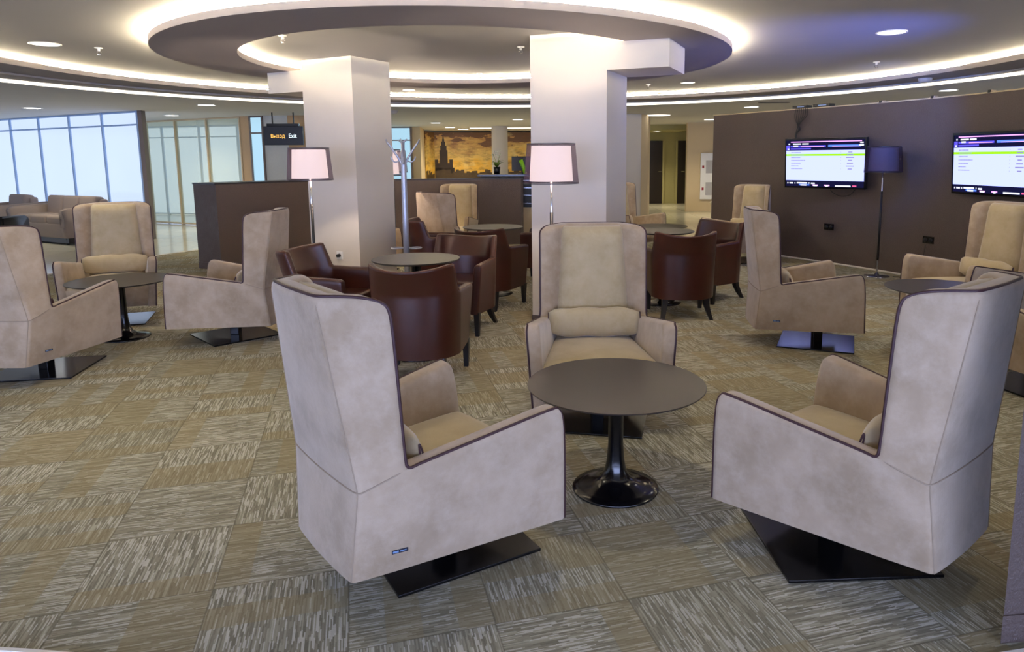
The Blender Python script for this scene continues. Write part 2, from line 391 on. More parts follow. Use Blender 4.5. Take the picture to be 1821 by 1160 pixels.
def make_cushion():
    bm=bmesh.new(); n1,n2=16,20; W,Hh,T=.268,.085,.052; V={}
    for i in range(n1+1):
        u=i/n1*2-1
        for j in range(n2):
            t=2*math.pi*j/n2; e=.55
            cc,ss=math.cos(t),math.sin(t)
            y=math.copysign(abs(cc)**.8,cc); z=math.copysign(abs(ss)**.7,ss)
            sc_=(1-abs(u)**6*.35); th=(1-abs(u)**3)*.9+.1
            V[i,j]=bm.verts.new((u*W,y*T*th*(1-.25*z*z),z*Hh*sc_+.004*math.sin(u*9)))
    for i in range(n1):
        for j in range(n2): bm.faces.new([V[i,j],V[i+1,j],V[i+1,(j+1)%n2],V[i,(j+1)%n2]])
    for i in (0,n1): bm.faces.new([V[i,j] for j in range(n2)][::(-1 if i else 1)])
    c=obj('lumbar_cushion',bm,M['suede_in'],None,True)
    for s in (-1,1):
        bm=bmesh.new()
        tube(bm,smoothpts([(s*W*1.0,T*.1*math.cos(2*math.pi*k/12),.65*Hh*math.sin(2*math.pi*k/12)) for k in range(12)],2,True),.0035,6,cyc=True)
        obj('piping',bm,M['piping'],c,True)
    return c
arm=make_armchair(); cush=make_cushion()
ARM=[ # x,y,deg,plate deg(world) or None,plate xy, label, cushion label
(-.525,2.392,-50.6,31.3,(-.423,2.538),'large pale suede wing armchair at left front of the near round table, seen from behind','small suede lumbar cushion half hidden behind the arm of the left front wing armchair'),
(1.166,2.430,39.7,3,(1.067,2.52),'large pale suede wing armchair at right front, its back turned to the near partition','suede lumbar cushion with dark end piping in the right front wing armchair'),
(.251,3.957,180.9,-12,None,'suede wing armchair facing the camera just behind the near round table','pale rectangular lumbar cushion in the armchair facing the camera behind the near table'),
(1.888,5.439,-95.8,67,(2.084,5.41),'suede wing armchair in side view on a plate glowing blue, before the dark wall','pale lumbar cushion peeking over the arm of the side-view armchair near the dark wall'),
(-2.536,5.674,90.7,45,(-2.64,5.765),'brown-beige wing armchair in side view facing left, before the left low partition','lumbar cushion peeking over the arm of the armchair that faces left before the low partition'),
(-3.557,4.671,-2,10,None,'brown-beige wing armchair cut by the left edge of the photo','sliver of lumbar cushion behind the arm of the armchair cut by the left edge'),
(-4.034,6.454,203.2,20,None,'yellow-beige wing armchair facing the camera behind the left round table','wide yellow-beige lumbar cushion in the armchair behind the left round table'),
(3.572,5.852,102.6,10,None,'yellow-beige wing armchair under the right screen, behind the blue-lit table','yellow-beige lumbar cushion in the armchair under the right screen'),
(3.094,4.148,6.9,15,None,'wing armchair mostly hidden behind the right front armchair at the right edge',None),
(2.678,9.912,124.7,0,None,'khaki wing armchair at the far left end of the dark screen wall','khaki lumbar cushion in the armchair at the end of the screen wall'),
(-1.477,10.826,165,0,None,'pale khaki wing armchair facing the camera before the middle low partition',None),
(-1.22,8.6,-42,0,None,'tan wing armchair seen from behind, before the pale khaki one by the middle partition',None),
(-2.42,8.95,-62,0,None,'tan armchair whose arm shows between the left pillar and the coat stand',None),
(1.22,11.0,218,0,None,'khaki wing armchair half hidden by the right pillar, facing the far table',None),
]
for i,(x,y,a,pa,pxy,lab,cl) in enumerate(ARM):
    r=arm if i==0 else copy_tree(arm)
    r.location=(x,y,0); r.rotation_euler=(0,0,R(a)); tag(r,lab,'armchair','suede wing armchairs')
    rel=Vector((0,.14,0))
    if pxy: 
        d=Vector((pxy[0]-x,pxy[1]-y,0)); rel=Matrix.Rotation(-R(a),3,'Z')@d
    for ch in r.children:
        if ch.name.startswith('base_plate'): ch.location=(rel.x,rel.y,0); ch.rotation_euler=(0,0,R((pa or 0)-a))
        if ch.name.startswith('swivel_post'): ch.location=(rel.x,rel.y,0)
    if cl:
        c=cush if i==0 else copy_tree(cush)
        yy=-.075
        c.location=Vector((x,y,0))+Matrix.Rotation(R(a),3,'Z')@Vector((0,yy,.5)); c.rotation_euler=(R(12),0,R(a)); c.rotation_mode='XYZ'
        tag(c,cl,'cushion','lumbar cushions in the armchairs')
# ------------------------------------------------------------------ leather tub chairs
def make_tub():
    root=empty('leather_tub_chair',(0,0,0))
    half=[]
    F0b,F0m=(.265,.27,.185),(.305,.275,.60)
    Nb_,Nm=(.285,-.08,.185),(.300,-.09,.615)
    for f in (0,.08,.35,.7,.95,1):
        b=lerp(F0b,Nb_,f); m=lerp(F0m,Nm,f); w=.055+.012*(1-f)
        if f==0: m=(m[0],m[1]-.01,m[2]-.012)
        half.append([b,m,None,(b[0]-w,b[1],b[2]),(m[0]-w,m[1],m[2]),None])
    half[5][2]=(.292,-.165,.795); half[5][5]=(.235,-.15,.795)
    Cb=[(.262,-.17),(.20,-.245),(.10,-.285)]
    for k,(cx,cy) in enumerate(Cb):
        m=(cx*1.06,cy*1.03,.60); t=((.262,.19,.10)[k],(-.235,-.318,-.362)[k],(.79,.778,.766)[k])
        n=Vector((cx,cy,0)).normalized()*.062
        it=(t[0]-n.x*.75,t[1]-n.y*.75,t[2])
        half.append([(cx,cy,.185),m,t,(cx-n.x,cy-n.y,.185),(m[0]-n.x,m[1]-n.y,m[2]),it])
    mid=[((0,-.298,.185),(0,-.307,.60),(0,-.378,.762),(0,-.236,.185),(0,-.245,.60),(0,-.33,.762))]
    half=[tuple(c) for c in half]
    sh,P,idx,edge,n,R0,R1=ushell('leather_shell',half,5,mid,[0,.08,.5,.9,1],[.1,.5,.9,1],M['leather'],root)
    pts=[P[idx[k]] for k in edge][4:-4]
    bm=bmesh.new(); tube(bm,[p+Vector((p.x,p.y,0)).normalized()*.0005 for p in smoothpts(pts,3)],.0042,6); obj('piping',bm,M['edge_leather'],root,True)
    bm=bmesh.new(); prism(bm,[(.225,.255),(.235,-.06),(.17,-.2),(-.17,-.2),(-.235,-.06),(-.225,.255)],.19,.36); obj('seat_base',bm,M['leather'],root)
    bm=bmesh.new(); box(bm,(0,.03,.395),(.46,.47,.10),bev=.03,seg=4); obj('seat_cushion',bm,M['leather'],root,True)
    for s in (-1,1):
        bm=bmesh.new(); b=[(s*.255-.02,.24-.02),(s*.255+.02,.24-.02),(s*.255+.02,.24+.02),(s*.255-.02,.24+.02)]
        vs=[bm.verts.new((s*.25+(x-s*.255)*1.15,.235+(y-.24)*1.15,.2)) for x,y in b]; v2=[bm.verts.new((s*.25+(x-s*.255)*.75,.235+(y-.24)*.75,0)) for x,y in b]
        bm.faces.new(vs); bm.faces.new(v2[::-1])
        for i in range(4): bm.faces.new([vs[i],vs[(i+1)%4],v2[(i+1)%4],v2[i]])
        obj('leg',bm,M['wood'],root)
        bm=bmesh.new(); P_=[((s*.185),-.19,.205),(s*.19,-.205,.13),(s*.205,-.235,.06),(s*.222,-.27,0)]; rings=[]
        for k,p in enumerate(P_):
            h=(.026,.024,.02,.015)[k]; rings.append([bm.verts.new((p[0]+dx*h,p[1]+dy*h,p[2])) for dx,dy in ((-1,-1),(1,-1),(1,1),(-1,1))])
        for A_,B_ in zip(rings,rings[1:]):
            for i in range(4): bm.faces.new([A_[i],A_[(i+1)%4],B_[(i+1)%4],B_[i]])
        bm.faces.new(rings[0]); bm.faces.new(rings[-1][::-1]); obj('leg',bm,M['wood'],root)
    return root
tub=make_tub()
TUB=[(-.875,4.62,-6,'brown leather tub chair with its back to the camera, nearest of the leather ones'),
(-.785,5.965,164,'brown leather tub chair facing the camera on the far side of the nearest bistro table'),
(-1.70,5.3,-100,'brown leather tub chair left of the nearest bistro table, half behind the left front armchair'),
(-.61,6.95,-28,'brown leather tub chair seen from behind, right of the one facing the camera'),
(-1.28,7.85,-75,'brown leather tub chair behind the coat stand, turned right'),
(-.05,8.35,80,'brown leather tub chair showing as a strip at the left edge of the right pillar'),
(1.20,6.47,3,'dark leather tub chair seen from behind, right of the central suede armchair'),
(1.63,7.22,128,'dark leather tub chair behind the back-view one, beside the side-view suede armchair'),
]
for i,(x,y,a,lab) in enumerate(TUB):
    r=tub if i==0 else copy_tree(tub)
    r.location=(x,y,0); r.rotation_euler=(0,0,R(a)); tag(r,lab,'chair','brown leather tub chairs')
# ------------------------------------------------------------------ tables
def make_low_table():
    root=empty('low_round_table',(0,0,0))
    bm=bmesh.new(); lathe(bm,[(0,.470),(.36,.470),(.381,.477),(.385,.4815),(.383,.484),(0,.484)],96); obj('tabletop',bm,M['tabletop'],root,False)
    bm=bmesh.new(); lathe(bm,[(0,0),(.188,0),(.191,.006),(.188,.011),(.15,.018),(.10,.032),(.065,.055),(.047,.09),(.038,.14),(.033,.22),(.033,.44),(.05,.465),(.12,.469),(0,.469)],64); obj('tulip_base',bm,M['black'],root,True)
    return root
lt=make_low_table()
for i,(x,y,lab) in enumerate([(.278,2.952,'low round dark table on a tulip foot in the foreground between the suede armchairs'),(-3.534,5.704,'low round dark table at left among the brown-beige armchairs'),(2.878,5.128,'low round table shining blue before the armchair under the right screen'),(1.55,10.0,'low round table far back, right of the right pillar behind the bistro table')]):
    r=lt if i==0 else copy_tree(lt); r.location=(x,y,0); tag(r,lab,'table','low round tables')
def make_bistro():
    root=empty('bistro_table',(0,0,0))
    bm=bmesh.new(); lathe(bm,[(0,.712),(.30,.712),(.318,.719),(.32,.724),(.318,.728),(0,.728)],80); obj('tabletop',bm,M['tabletop'],root)
    bm=bmesh.new(); lathe(bm,[(0,.012),(.035,.012),(.035,.70),(.09,.711),(0,.711)],32); obj('stem',bm,M['black'],root,True)
    bm=bmesh.new(); lathe(bm,[(0,0),(.20,0),(.205,.006),(.2,.012),(.12,.022),(.05,.03),(.034,.05),(0,.05)],56); obj('foot_disc',bm,M['black'],root,True)
    return root
bt=make_bistro()
for i,(x,y,lab) in enumerate([(-.99,5.13,'round bistro table between two leather tub chairs by the left pillar'),(-.62,7.52,'round bistro table farther back, left of the right pillar'),(1.10,6.99,'round bistro table right of the right pillar behind a dark leather chair')]):
    r=bt if i==0 else copy_tree(bt); r.location=(x,y,0); tag(r,lab,'table','round bistro tables')
# ------------------------------------------------------------------ floor lamps
def make_lamp(on=True):
    root=empty('floor_lamp',(0,0,0))
    bm=bmesh.new(); lathe(bm,[(0,0),(.145,0),(.148,.006),(.14,.014),(.03,.02),(.012,.05),(0,.05)],48); obj('base',bm,M['chrome'],root,True)
    bm=bmesh.new(); lathe(bm,[(.0085,.045),(.0085,.20)],16); obj('chrome_pole',bm,M['chrome'],root,True); bm=bmesh.new(); lathe(bm,[(.0085,1.02),(.0085,1.46),(0,1.46)],16); obj('chrome_pole',bm,M['chrome'],root,True)
    bm=bmesh.new(); lathe(bm,[(0,.2),(.0135,.2),(.0135,1.03),(0,1.03)],16); obj('black_pole',bm,M['blackm'],root,True)
    bm=bmesh.new(); lathe(bm,[(.213,1.255),(.186,1.557)],64); s=obj('lamp_shade',bm,M['gauze'],root,True)
    bm=bmesh.new(); 
    for r,z in ((.213,1.256),(.186,1.556)): lathe(bm,[(r-.002,z-.003),(r+.002,z-.003),(r+.002,z+.003),(r-.002,z+.003)],64,closed=True)
    obj('shade_rim',bm,M['blackm'],s)
    bm=bmesh.new(); lathe(bm,[(.168,1.272),(.152,1.54)],64); obj('inner_shade',bm,M['inner_shade'] if on else M['inner_off'],s,True)
    bm=bmesh.new()
    for k in range(3):
        a=2*math.pi*k/3; tube(bm,[(0,0,1.45),(.15*math.cos(a),.15*math.sin(a),1.535),(.186*math.cos(a),.186*math.sin(a),1.553)],.0015,5)
    obj('shade_carrier',bm,M['chrome'],s)
    if on:
        bm=bmesh.new(); bmesh.ops.create_uvsphere(bm,u_segments=16,v_segments=10,radius=.018); b=obj('bulb',bm,M['bulb'],root,True); b.location=(0,0,1.445)
    return root
lamp=make_lamp(); off=make_lamp(False)
for i,(x,y,lab) in enumerate([(-2.29,6.78,'lit floor lamp with a dark organza shade in front of the left pillar'),(.005,5.5,'lit floor lamp with a dark organza shade in front of the right pillar'),(-1.96,8.42,'lit floor lamp partly hidden behind the right edge of the left pillar'),(-2.32,10.5,'far lit floor lamp seen past the coat stand, by the middle low partition')]):
    r=lamp if i==0 else copy_tree(lamp); r.location=(x,y,0); tag(r,lab,'floor lamp','lit organza floor lamps')
    l=bpy.data.lights.new('lamp_glow','POINT'); l.energy=17; l.color=(1,.84,.68); l.shadow_soft_size=.015; lo=bpy.data.objects.new('lamp_glow',l); col.objects.link(lo); lo.location=(x+.012,y,1.405)
off.location=(3.955,8.47,0); tag(off,'unlit floor lamp with a dark shade against the screen wall','floor lamp')
# ------------------------------------------------------------------ room: floor
bm=bmesh.new(); prism(bm,[(-26,-8),(16,-8),(16,34),(-26,34)],-.12,-.002); o=obj('floor',bm,M['stone']); tag(o,'polished cream stone floor around the carpet',None,None,'structure')
ctrl=[(1.3,1.87),(3.2,2.45),(4.9,4.2),(5.55,7.0),(4.9,10.2),(3.2,12.6),(.3,13.1),(-2.8,13.2),(-5.0,12.3),(-6.0,10.95),(-6.5,9.1),(-6.5,7.2),(-5.6,4.9),(-3.9,3.0),(-2.2,2.08),(-1.45,1.9),(0,1.8)]
loop=[(p.x,p.y) for p in smoothpts([(x,y,0) for x,y in ctrl],8,True)]
bm=bmesh.new(); prism(bm,loop,-.0015,0); o=obj('floor',bm,M['carpet']); tag(o,'striped beige carpet tiles laid in alternating directions',None,None,'structure')
bm=bmesh.new(); tube(bm,[(x,y,-.004) for x,y in loop],.014,6,cyc=True); o=obj('trim_1',bm,M['lip']); tag(o,'pale edging strip round the carpet',None,None,'structure')
# ------------------------------------------------------------------ room: ceilings
ZL,ZO,ZR=2.385,2.348,2.485
def ring_to(bm,c,r,z,outer,seg=128):
    """flat sheet from a circle out to a rectangle or circle"""
    A=[];B=[]
    for i in range(seg):
        a=2*math.pi*i/seg; dx,dy=math.cos(a),math.sin(a); A.append(bm.verts.new((c[0]+r*dx,c[1]+r*dy,z)))
        if outer[0]=='c': B.append(bm.verts.new((outer[1][0]+outer[2]*dx,outer[1][1]+outer[2]*dy,z)))
        else:
            x0,y0,x1,y1=outer[1]; t=min(((x1 if dx>0 else x0)-c[0])/dx if abs(dx)>1e-9 else 1e9,((y1 if dy>0 else y0)-c[1])/dy if abs(dy)>1e-9 else 1e9)
            B.append(bm.verts.new((c[0]+dx*t,c[1]+dy*t,z)))
    for i in range(seg):
        j=(i+1)%seg; bm.faces.new([A[i],A[j],B[j],B[i]])
CC=(-.30,7.07); CS=(-.466,7.0); CR=(-.928,7.185)
bm=bmesh.new(); ring_to(bm,CS,5.93,ZO,('r',(-26,-8,16,34)))
vs=[(-26,-8),(16,-8),(16,34),(-26,34)]
o=obj('ceiling',bm,M['ceil_daylit']); tag(o,'outer lower ceiling',None,None,'structure')
bm=bmesh.new(); ring_to(bm,CC,4.956,ZL,('c',CS,5.96)); lathe(bm,[(4.956,0),(4.956,.052),(5.2,.052)],128,(CC[0],CC[1],ZL)); o=obj('ceiling',bm,M['ceil_dark']); tag(o,'middle ceiling band between the cove and the thin light strip',None,None,'structure')
bm=bmesh.new(); lathe(bm,[(0,0),(5.5,0)],128,(CC[0],CC[1],ZR)); lathe(bm,[(5.5,0),(5.5,-.12)],128,(CC[0],CC[1],ZR)); o=obj('ceiling',bm,M['ceil']); tag(o,'raised round ceiling field',None,None,'structure')
bm=bmesh.new(); lathe(bm,[(5.06,0),(5.06,.014),(5.11,.014),(5.11,0)],128,(CC[0],CC[1],ZL+.055)); o=obj('cove_light',bm,M['cove']); tag(o,'warm cove light around the large round ceiling field','light')
bm=bmesh.new(); lathe(bm,[(5.93,0),(5.93,-.037),(5.96,-.037),(5.96,0)],160,(CS[0],CS[1],ZL)); o=obj('light_strip',bm,M['strip']); tag(o,'thin white light line circling outside the large cove','light')
# hanging ring
bm=bmesh.new(); lathe(bm,[(1.974,0),(2.644,0),(2.644,.05),(1.974,.05)],128,(CR[0],CR[1],ZL),closed=True); o=obj('ceiling_ring',bm,M['ceil_dark']); tag(o,'suspended grey ring around the two pillars under the ceiling','ceiling ring')
bm=bmesh.new()
lathe(bm,[(2.55,0),(2.55,.014),(2.60,.014),(2.60,0)],128,(CR[0],CR[1],ZL+.0505)); o=obj('cove_light',bm,M['cove']); tag(o,'cove light on the outer edge of the suspended ring','light')
bm=bmesh.new(); lathe(bm,[(2.02,0),(2.02,.014),(2.07,.014),(2.07,0)],128,(CR[0],CR[1],ZL+.0505)); o=obj('cove_light',bm,M['cove_in']); tag(o,'cove light on the inner edge of the suspended ring','light')
# ------------------------------------------------------------------ pillars and beams
def pillar(name,corner,adeg,w,d,beam_dir,bl,label,bz=2.165):
    a=R(adeg); A=Vector((math.cos(a),-math.sin(a))); B=Vector((math.sin(a),math.cos(a)))   # A along the front to the right, B going away
    c=Vector(corner)   # front-left corner
    bm=bmesh.new(); P=[c,c+A*w,c+A*w+B*d,c+B*d]; prism(bm,[tuple(p) for p in P],0,ZR)
    o=obj(name,bm,M['plaster']); tag(o,label,None,None,'structure')
    bm=bmesh.new(); s=c+A*w if beam_dir>0 else c; e=s+A*bl*beam_dir
    Q=[s,e,e+B*d,s+B*d]; prism(bm,[tuple(p) for p in Q],bz,ZR if False else ZL+.002)
    # part of the beam passing inside the ring opening reaches the ceiling
    o2=obj('beam',bm,M['plaster'],o); 
    bm=bmesh.new(); P2=[c-A*.006-B*.006,c+A*(w+.006)-B*.006,c+A*(w+.006)+B*(d+.006),c-A*.006+B*(d+.006)]; prism(bm,[tuple(p) for p in P2],0.001,.045); obj('baseboard',bm,M['stucco2'],o)
    return A,B
Ac,Bc=pillar('wall_pillar_right',(-.17,6.26),22,.69,.60,1,.52,'wide white pillar behind the right lamp, with a stub beam to the right')
a1=R(28); A1=Vector((math.cos(a1),-math.sin(a1))); c1=Vector((-2.015,7.385))-A1*.70
pillar('wall_pillar_left',tuple(c1),28,.70,.58,-1,.52,'white pillar behind the left lamp, with a stub beam to the left')
# ------------------------------------------------------------------ screen wall on the right
WP=smoothpts([(2.60,11.45,0),(3.22,10.45,0),(3.86,9.4,0),(4.33,8.45,0),(4.62,7.6,0),(4.78,6.8,0),(4.86,5.9,0),(4.84,5.0,0),(4.74,4.1,0)],6)
inn=[(p.x,p.y) for p in WP]; outp=[]
for i,p in enumerate(WP):
    t=(WP[min(i+1,len(WP)-1)]-WP[max(i-1,0)]).normalized(); outp.append((p.x-t.y*.16,p.y+t.x*.16))
bm=bmesh.new(); prism(bm,inn+outp[::-1],0,2.1); o=obj('wall_right',bm,M['stucco']); tag(o,'curved dark brown stucco wall carrying the screens',None,None,'structure')
bm=bmesh.new(); tube(bm,[(x-.012,y,.012) for x,y in inn],.013,6); o=obj('baseboard_right',bm,M['lip']); tag(o,'pale strip at the foot of the dark wall',None,None,'structure')
bm=bmesh.new(); tube(bm,[(x-.004,y,2.1) for x,y in inn],.008,6); o=obj('trim_2',bm,M['cream']); tag(o,'thin pale edge along the top of the dark wall',None,None,'structure')
# ------------------------------------------------------------------ low partitions
def partition(poly,h,label,cat='partition'):
    r=empty('low_partition',(poly[0][0],poly[0][1],0),0,label,cat)
    q=[(x-poly[0][0],y-poly[0][1]) for x,y in poly]
    bm=bmesh.new(); prism(bm,q,0.0,h-.02); obj('panel',bm,M['stucco2'],r)
    cx=sum(x for x,y in q)/len(q); cy=sum(y for x,y in q)/len(q)
    k=lambda e:[(x+(math.copysign(e,x-cx)),y+(math.copysign(e,y-cy))) for x,y in q]
    bm=bmesh.new(); prism(bm,k(.008),h-.02,h); obj('cap',bm,M['parttop'],r)
    bm=bmesh.new(); prism(bm,k(.006),.001,.09); obj('plinth',bm,M['parttop'] if False else M['stucco2'],r)
partition([(-4.77,9.48),(-4.34,9.2),(-3.22,10.49),(-3.65,10.8)],1.153,'low dark brown partition left of the left pillar, behind the side-view armchair')
partition([(-3.4,11.5),(-.50,11.95),(-.47,12.13),(-3.4,11.7)],1.12,'long low dark partition in the middle distance between the pillars')
partition([(1.345,1.93),(2.5,2.05),(3.9,2.75),(3.85,2.9),(2.45,2.2),(1.46,2.06)],1.15,'near purple-brown partition cut by the right edge of the photo')
# ------------------------------------------------------------------ screens
def screen_bits(bm,W,Hh):
    def q(u0,u1,v0,v1,mi,y):   # u 0..1 left-right, v 0..1 bottom-top, y toward the viewer
        x0,x1=(u0-.5)*W,(u1-.5)*W; z0,z1=(v0-.5)*Hh,(v1-.5)*Hh
        f=bm.faces.new([bm.verts.new(p) for p in ((x0,y,z0),(x1,y,z0),(x1,y,z1),(x0,y,z1))]); f.material_index=mi
    q(0,1,0,1,0,-.0)
    q(.0,1,.13,.78,1,-.001)          # white body
    q(0,1,.66,.705,2,-.002)          # yellow-green row
    q(.06,.96,.955,.975,5,-.001)
    q(.06,.52,.85,.885,3,-.001); q(.55,.95,.85,.89,4,-.001); q(.2,.5,.855,.868,5,-.002); q(.6,.93,.855,.865,5,-.002)
    q(.0,.05,.79,.89,3,-.001); q(.06,.33,.80,.83,3,-.001)
    for u0,u1,v in ((.03,.05,.92),(.09,.2,.92),(.215,.30,.92),(.1,.16,.875),(.02,.04,.81),(.94,.98,.93),(.93,.985,.88)): q(u0,u1,v-.013,v+.013,6,-.003)
    random.seed(2)
    for k,(w,v) in enumerate(((.13,.735),(.17,.683),(.12,.625),(.19,.565),(.13,.505),(.10,.445),(.15,.385))):
        u=.07
        while u<.07+w:
            l=random.uniform(.006,.014); q(u,min(u+l,.07+w),v-.009,v+.009,7,-.003); u+=l+.003
        q(.80-.012*(k%3),.85+.012*(k%3),v-.01,v+.01,7,-.003); q(.71,.715,v-.006,v+.006,7,-.003)
    for u0,u1,v,mi in ((.02,.035,.07,6),(.05,.10,.07,6),(.12,.13,.07,6),(.15,.29,.075,6),(.31,.32,.075,6),(.34,.39,.07,6),(.18,.32,.035,4),(.2,.28,.03,6),(.36,.43,.03,5),(.37,.42,.025,6),(.51,.58,.03,5),(.53,.56,.02,6),(.65,.84,.025,6),(.86,.91,.03,8)): q(u0,u1,v-.014,v+.014,mi,-.002)
scr=[emis('screen_navy',(.01,.01,.05),.6),emis('screen_white',(.40,.45,1.1),1.2),emis('screen_lime',(.28,.60,.012),1.0),emis('screen_indigo',(.10,.08,.75),1),emis('screen_blue',(.10,.22,1.0),1.0),emis('screen_pink',(.75,.35,.85),1.0),emis('screen_text_white',(.8,.85,1),1.1),emis('screen_text_grey',(.22,.20,.42),1),emis('screen_red',(.7,.1,.25),1)]
def make_tv():
    r=empty('wall_screen',(0,0,0)); W,Hh=1.08,.61
    bm=bmesh.new(); box(bm,(0,.03,0),(W+.035,.06,Hh+.045),bev=.006); obj('housing',bm,M['blackm'],r)
    bm=bmesh.new()
    for c,s in (((0,-.004,Hh/2+.011),(W+.03,.008,.022)),((0,-.004,-Hh/2-.011),(W+.03,.008,.022)),((W/2+.008,-.004,0),(.016,.008,Hh)),((-W/2-.008,-.004,0),(.016,.008,Hh))): box(bm,c,s)
    obj('bezel',bm,M['black'],r)
    bm=bmesh.new()
    screen_bits(bm,W,Hh); me=bpy.data.meshes.new('display'); bm.to_mesh(me); bm.free()
    for s in scr: me.materials.append(s)
    o=bpy.data.objects.new('display',me); col.objects.link(o); o.parent=r; o.location=(0,-.001,0)
    bm=bmesh.new(); box(bm,(0,.11,-.02),(.4,.12,.3)); obj('wall_bracket',bm,M['blackm'],r)
    return r
tv=make_tv()
def place_tv(r,cx,cy,cz,tx,ty,tilt): 
    a=math.atan2(ty,tx); r.location=(cx,cy,cz); r.rotation_euler=(R(-tilt) if False else R(tilt),0,a)
place_tv(tv,3.57,9.32,1.355,.66,-.75,3); tag(tv,'wall-mounted flight screen at left, a lime row across its white list','screen','flight information screens')
tv2=copy_tree(tv); place_tv(tv2,4.53,7.32,1.36,.17,-.985,3); tag(tv2,'wall-mounted flight screen cut by the right edge of the photo','screen','flight information screens')
# set-top boxes, cables, clamps, sockets
def wallpt(y,off=0):
    for p,q in zip(WP,WP[1:]):
        if q.y<=y<=p.y:
            t=(p.y-y)/(p.y-q.y); w=p.lerp(q,t); d=(q-p).normalized(); return Vector((w.x+d.y*off,w.y-d.x*off,0)),math.atan2(d.y,d.x)
for y,l,lab in ((10.05,.24,'black set-top box on top of the dark wall, left one above the left screen'),(9.75,.26,'black set-top box on top of the dark wall, right one above the left screen')):
    p,a=wallpt(y,-.06); r=empty('set_top_box',(p.x,p.y,2.11),a,lab,'set-top box','boxes on the wall top')
    bm=bmesh.new(); box(bm,(0,0,.02),(l,.12,.035),bev=.003); obj('case',bm,M['blackm'],r)
    bm=bmesh.new(); box(bm,(.02,-.061,.02),(l*.5,.003,.012)); obj('front_panel',bm,M['mull'],r)
bm=bmesh.new(); p,a=wallpt(10.0,.02); t=Vector((math.cos(a),math.sin(a),0))
random.seed(7)
for k in range(7):
    s=(k-3)*.03; pts=[p+t*s+Vector((0,0,2.12)),p+t*(s*1.3)+Vector((-.012*k/3,0,2.0)),p+t*(s*.3-.02)+Vector((-.02,0,1.9)),p+t*(random.uniform(-.05,.05))+Vector((-.02,0,1.82)),p+t*(-.06+random.uniform(-.01,.02))+Vector((-.02,0,1.74)),p+t*(-.03)+Vector((-.03,0,1.66))]
    tube(bm,smoothpts(pts,5),.004,6)
obj('cable_bundle',bm,M['blackm']); tag(bpy.data.objects['cable_bundle'],'tangle of black cables hanging from the set-top boxes to the left screen','cable')
p,a=wallpt(9.35,.03); t=Vector((math.cos(a),math.sin(a),0))
bm=bmesh.new(); tube(bm,smoothpts([p-t*.22+Vector((0,0,1.06)),p-t*.2+Vector((0,0,.98)),p-t*.05+Vector((0,0,.925)),p+t*.1+Vector((0,0,.95)),p+t*.2+Vector((0,0,1.06))],6),.005,6); o=obj('cable_loop',bm,M['blackm']); tag(o,'single black cable looping below the left screen','cable')
for y,lab in ((8.95,'small clamp on the wall top, above the space right of the left screen'),(8.3,'small clamp on the wall top above the unlit lamp side'),(7.6,'small clamp on the wall top above the right screen')):
    p,a=wallpt(y,-.02); r=empty('wall_clamp',(p.x,p.y,2.1),a,lab,'clamp','clamps on the wall top')
    bm=bmesh.new(); box(bm,(0,0,.012),(.07,.05,.024),bev=.003); obj('bracket',bm,M['cream'],r); bm=bmesh.new(); box(bm,(0,-.03,.012),(.03,.02,.03),bev=.003); obj('screw_block',bm,M['blackm'],r)
for y,z,lab in ((9.55,.50,'black double socket on the dark wall, left of the unlit lamp'),(8.22,.47,'black double socket on the dark wall, right of the unlit lamp')):
    p,a=wallpt(y,.005); r=empty('wall_socket',(p.x,p.y,z),a,lab,'socket','black double sockets')
    bm=bmesh.new(); box(bm,(0,0,0),(.15,.012,.085),bev=.003); obj('plate',bm,M['black'],r)
    for s in (-1,1):
        bm=bmesh.new(); lathe(bm,[(.025,0),(.028,.004),(.0,.004)],24); c=obj('outlet',bm,M['blackm'],r,True); c.location=(s*.036,-.006,0); c.rotation_euler=(R(90),0,0)
bm=bmesh.new(); tube(bm,smoothpts([(4.13,8.42,.006),(4.2,8.34,.006),(4.16,8.27,.006),(4.27,8.2,.006),(4.34,8.22,.05),(4.38,8.2,.42)],6),.004,6); o=obj('lamp_cord',bm,M['blackm']); tag(o,'black power cord running from the unlit lamp to the socket','cord')
# white socket on the left pillar
B1=Vector((math.sin(a1),math.cos(a1))); sp=Vector((-2.015,7.385))-A1*.28-B1*.006
r=empty('wall_socket',(sp.x,sp.y,.43),-a1,'white socket with a black plug on the left pillar','socket')
bm=bmesh.new(); box(bm,(0,0,0),(.085,.012,.085),bev=.003); obj('plate',bm,M['white'],r)
bm=bmesh.new(); lathe(bm,[(0,.04),(.016,.04),(.02,0),(0,0)],20); p=obj('plug',bm,M['blackm'],r,True); p.rotation_euler=(R(90),0,0); p.location=(0,-.004,0)
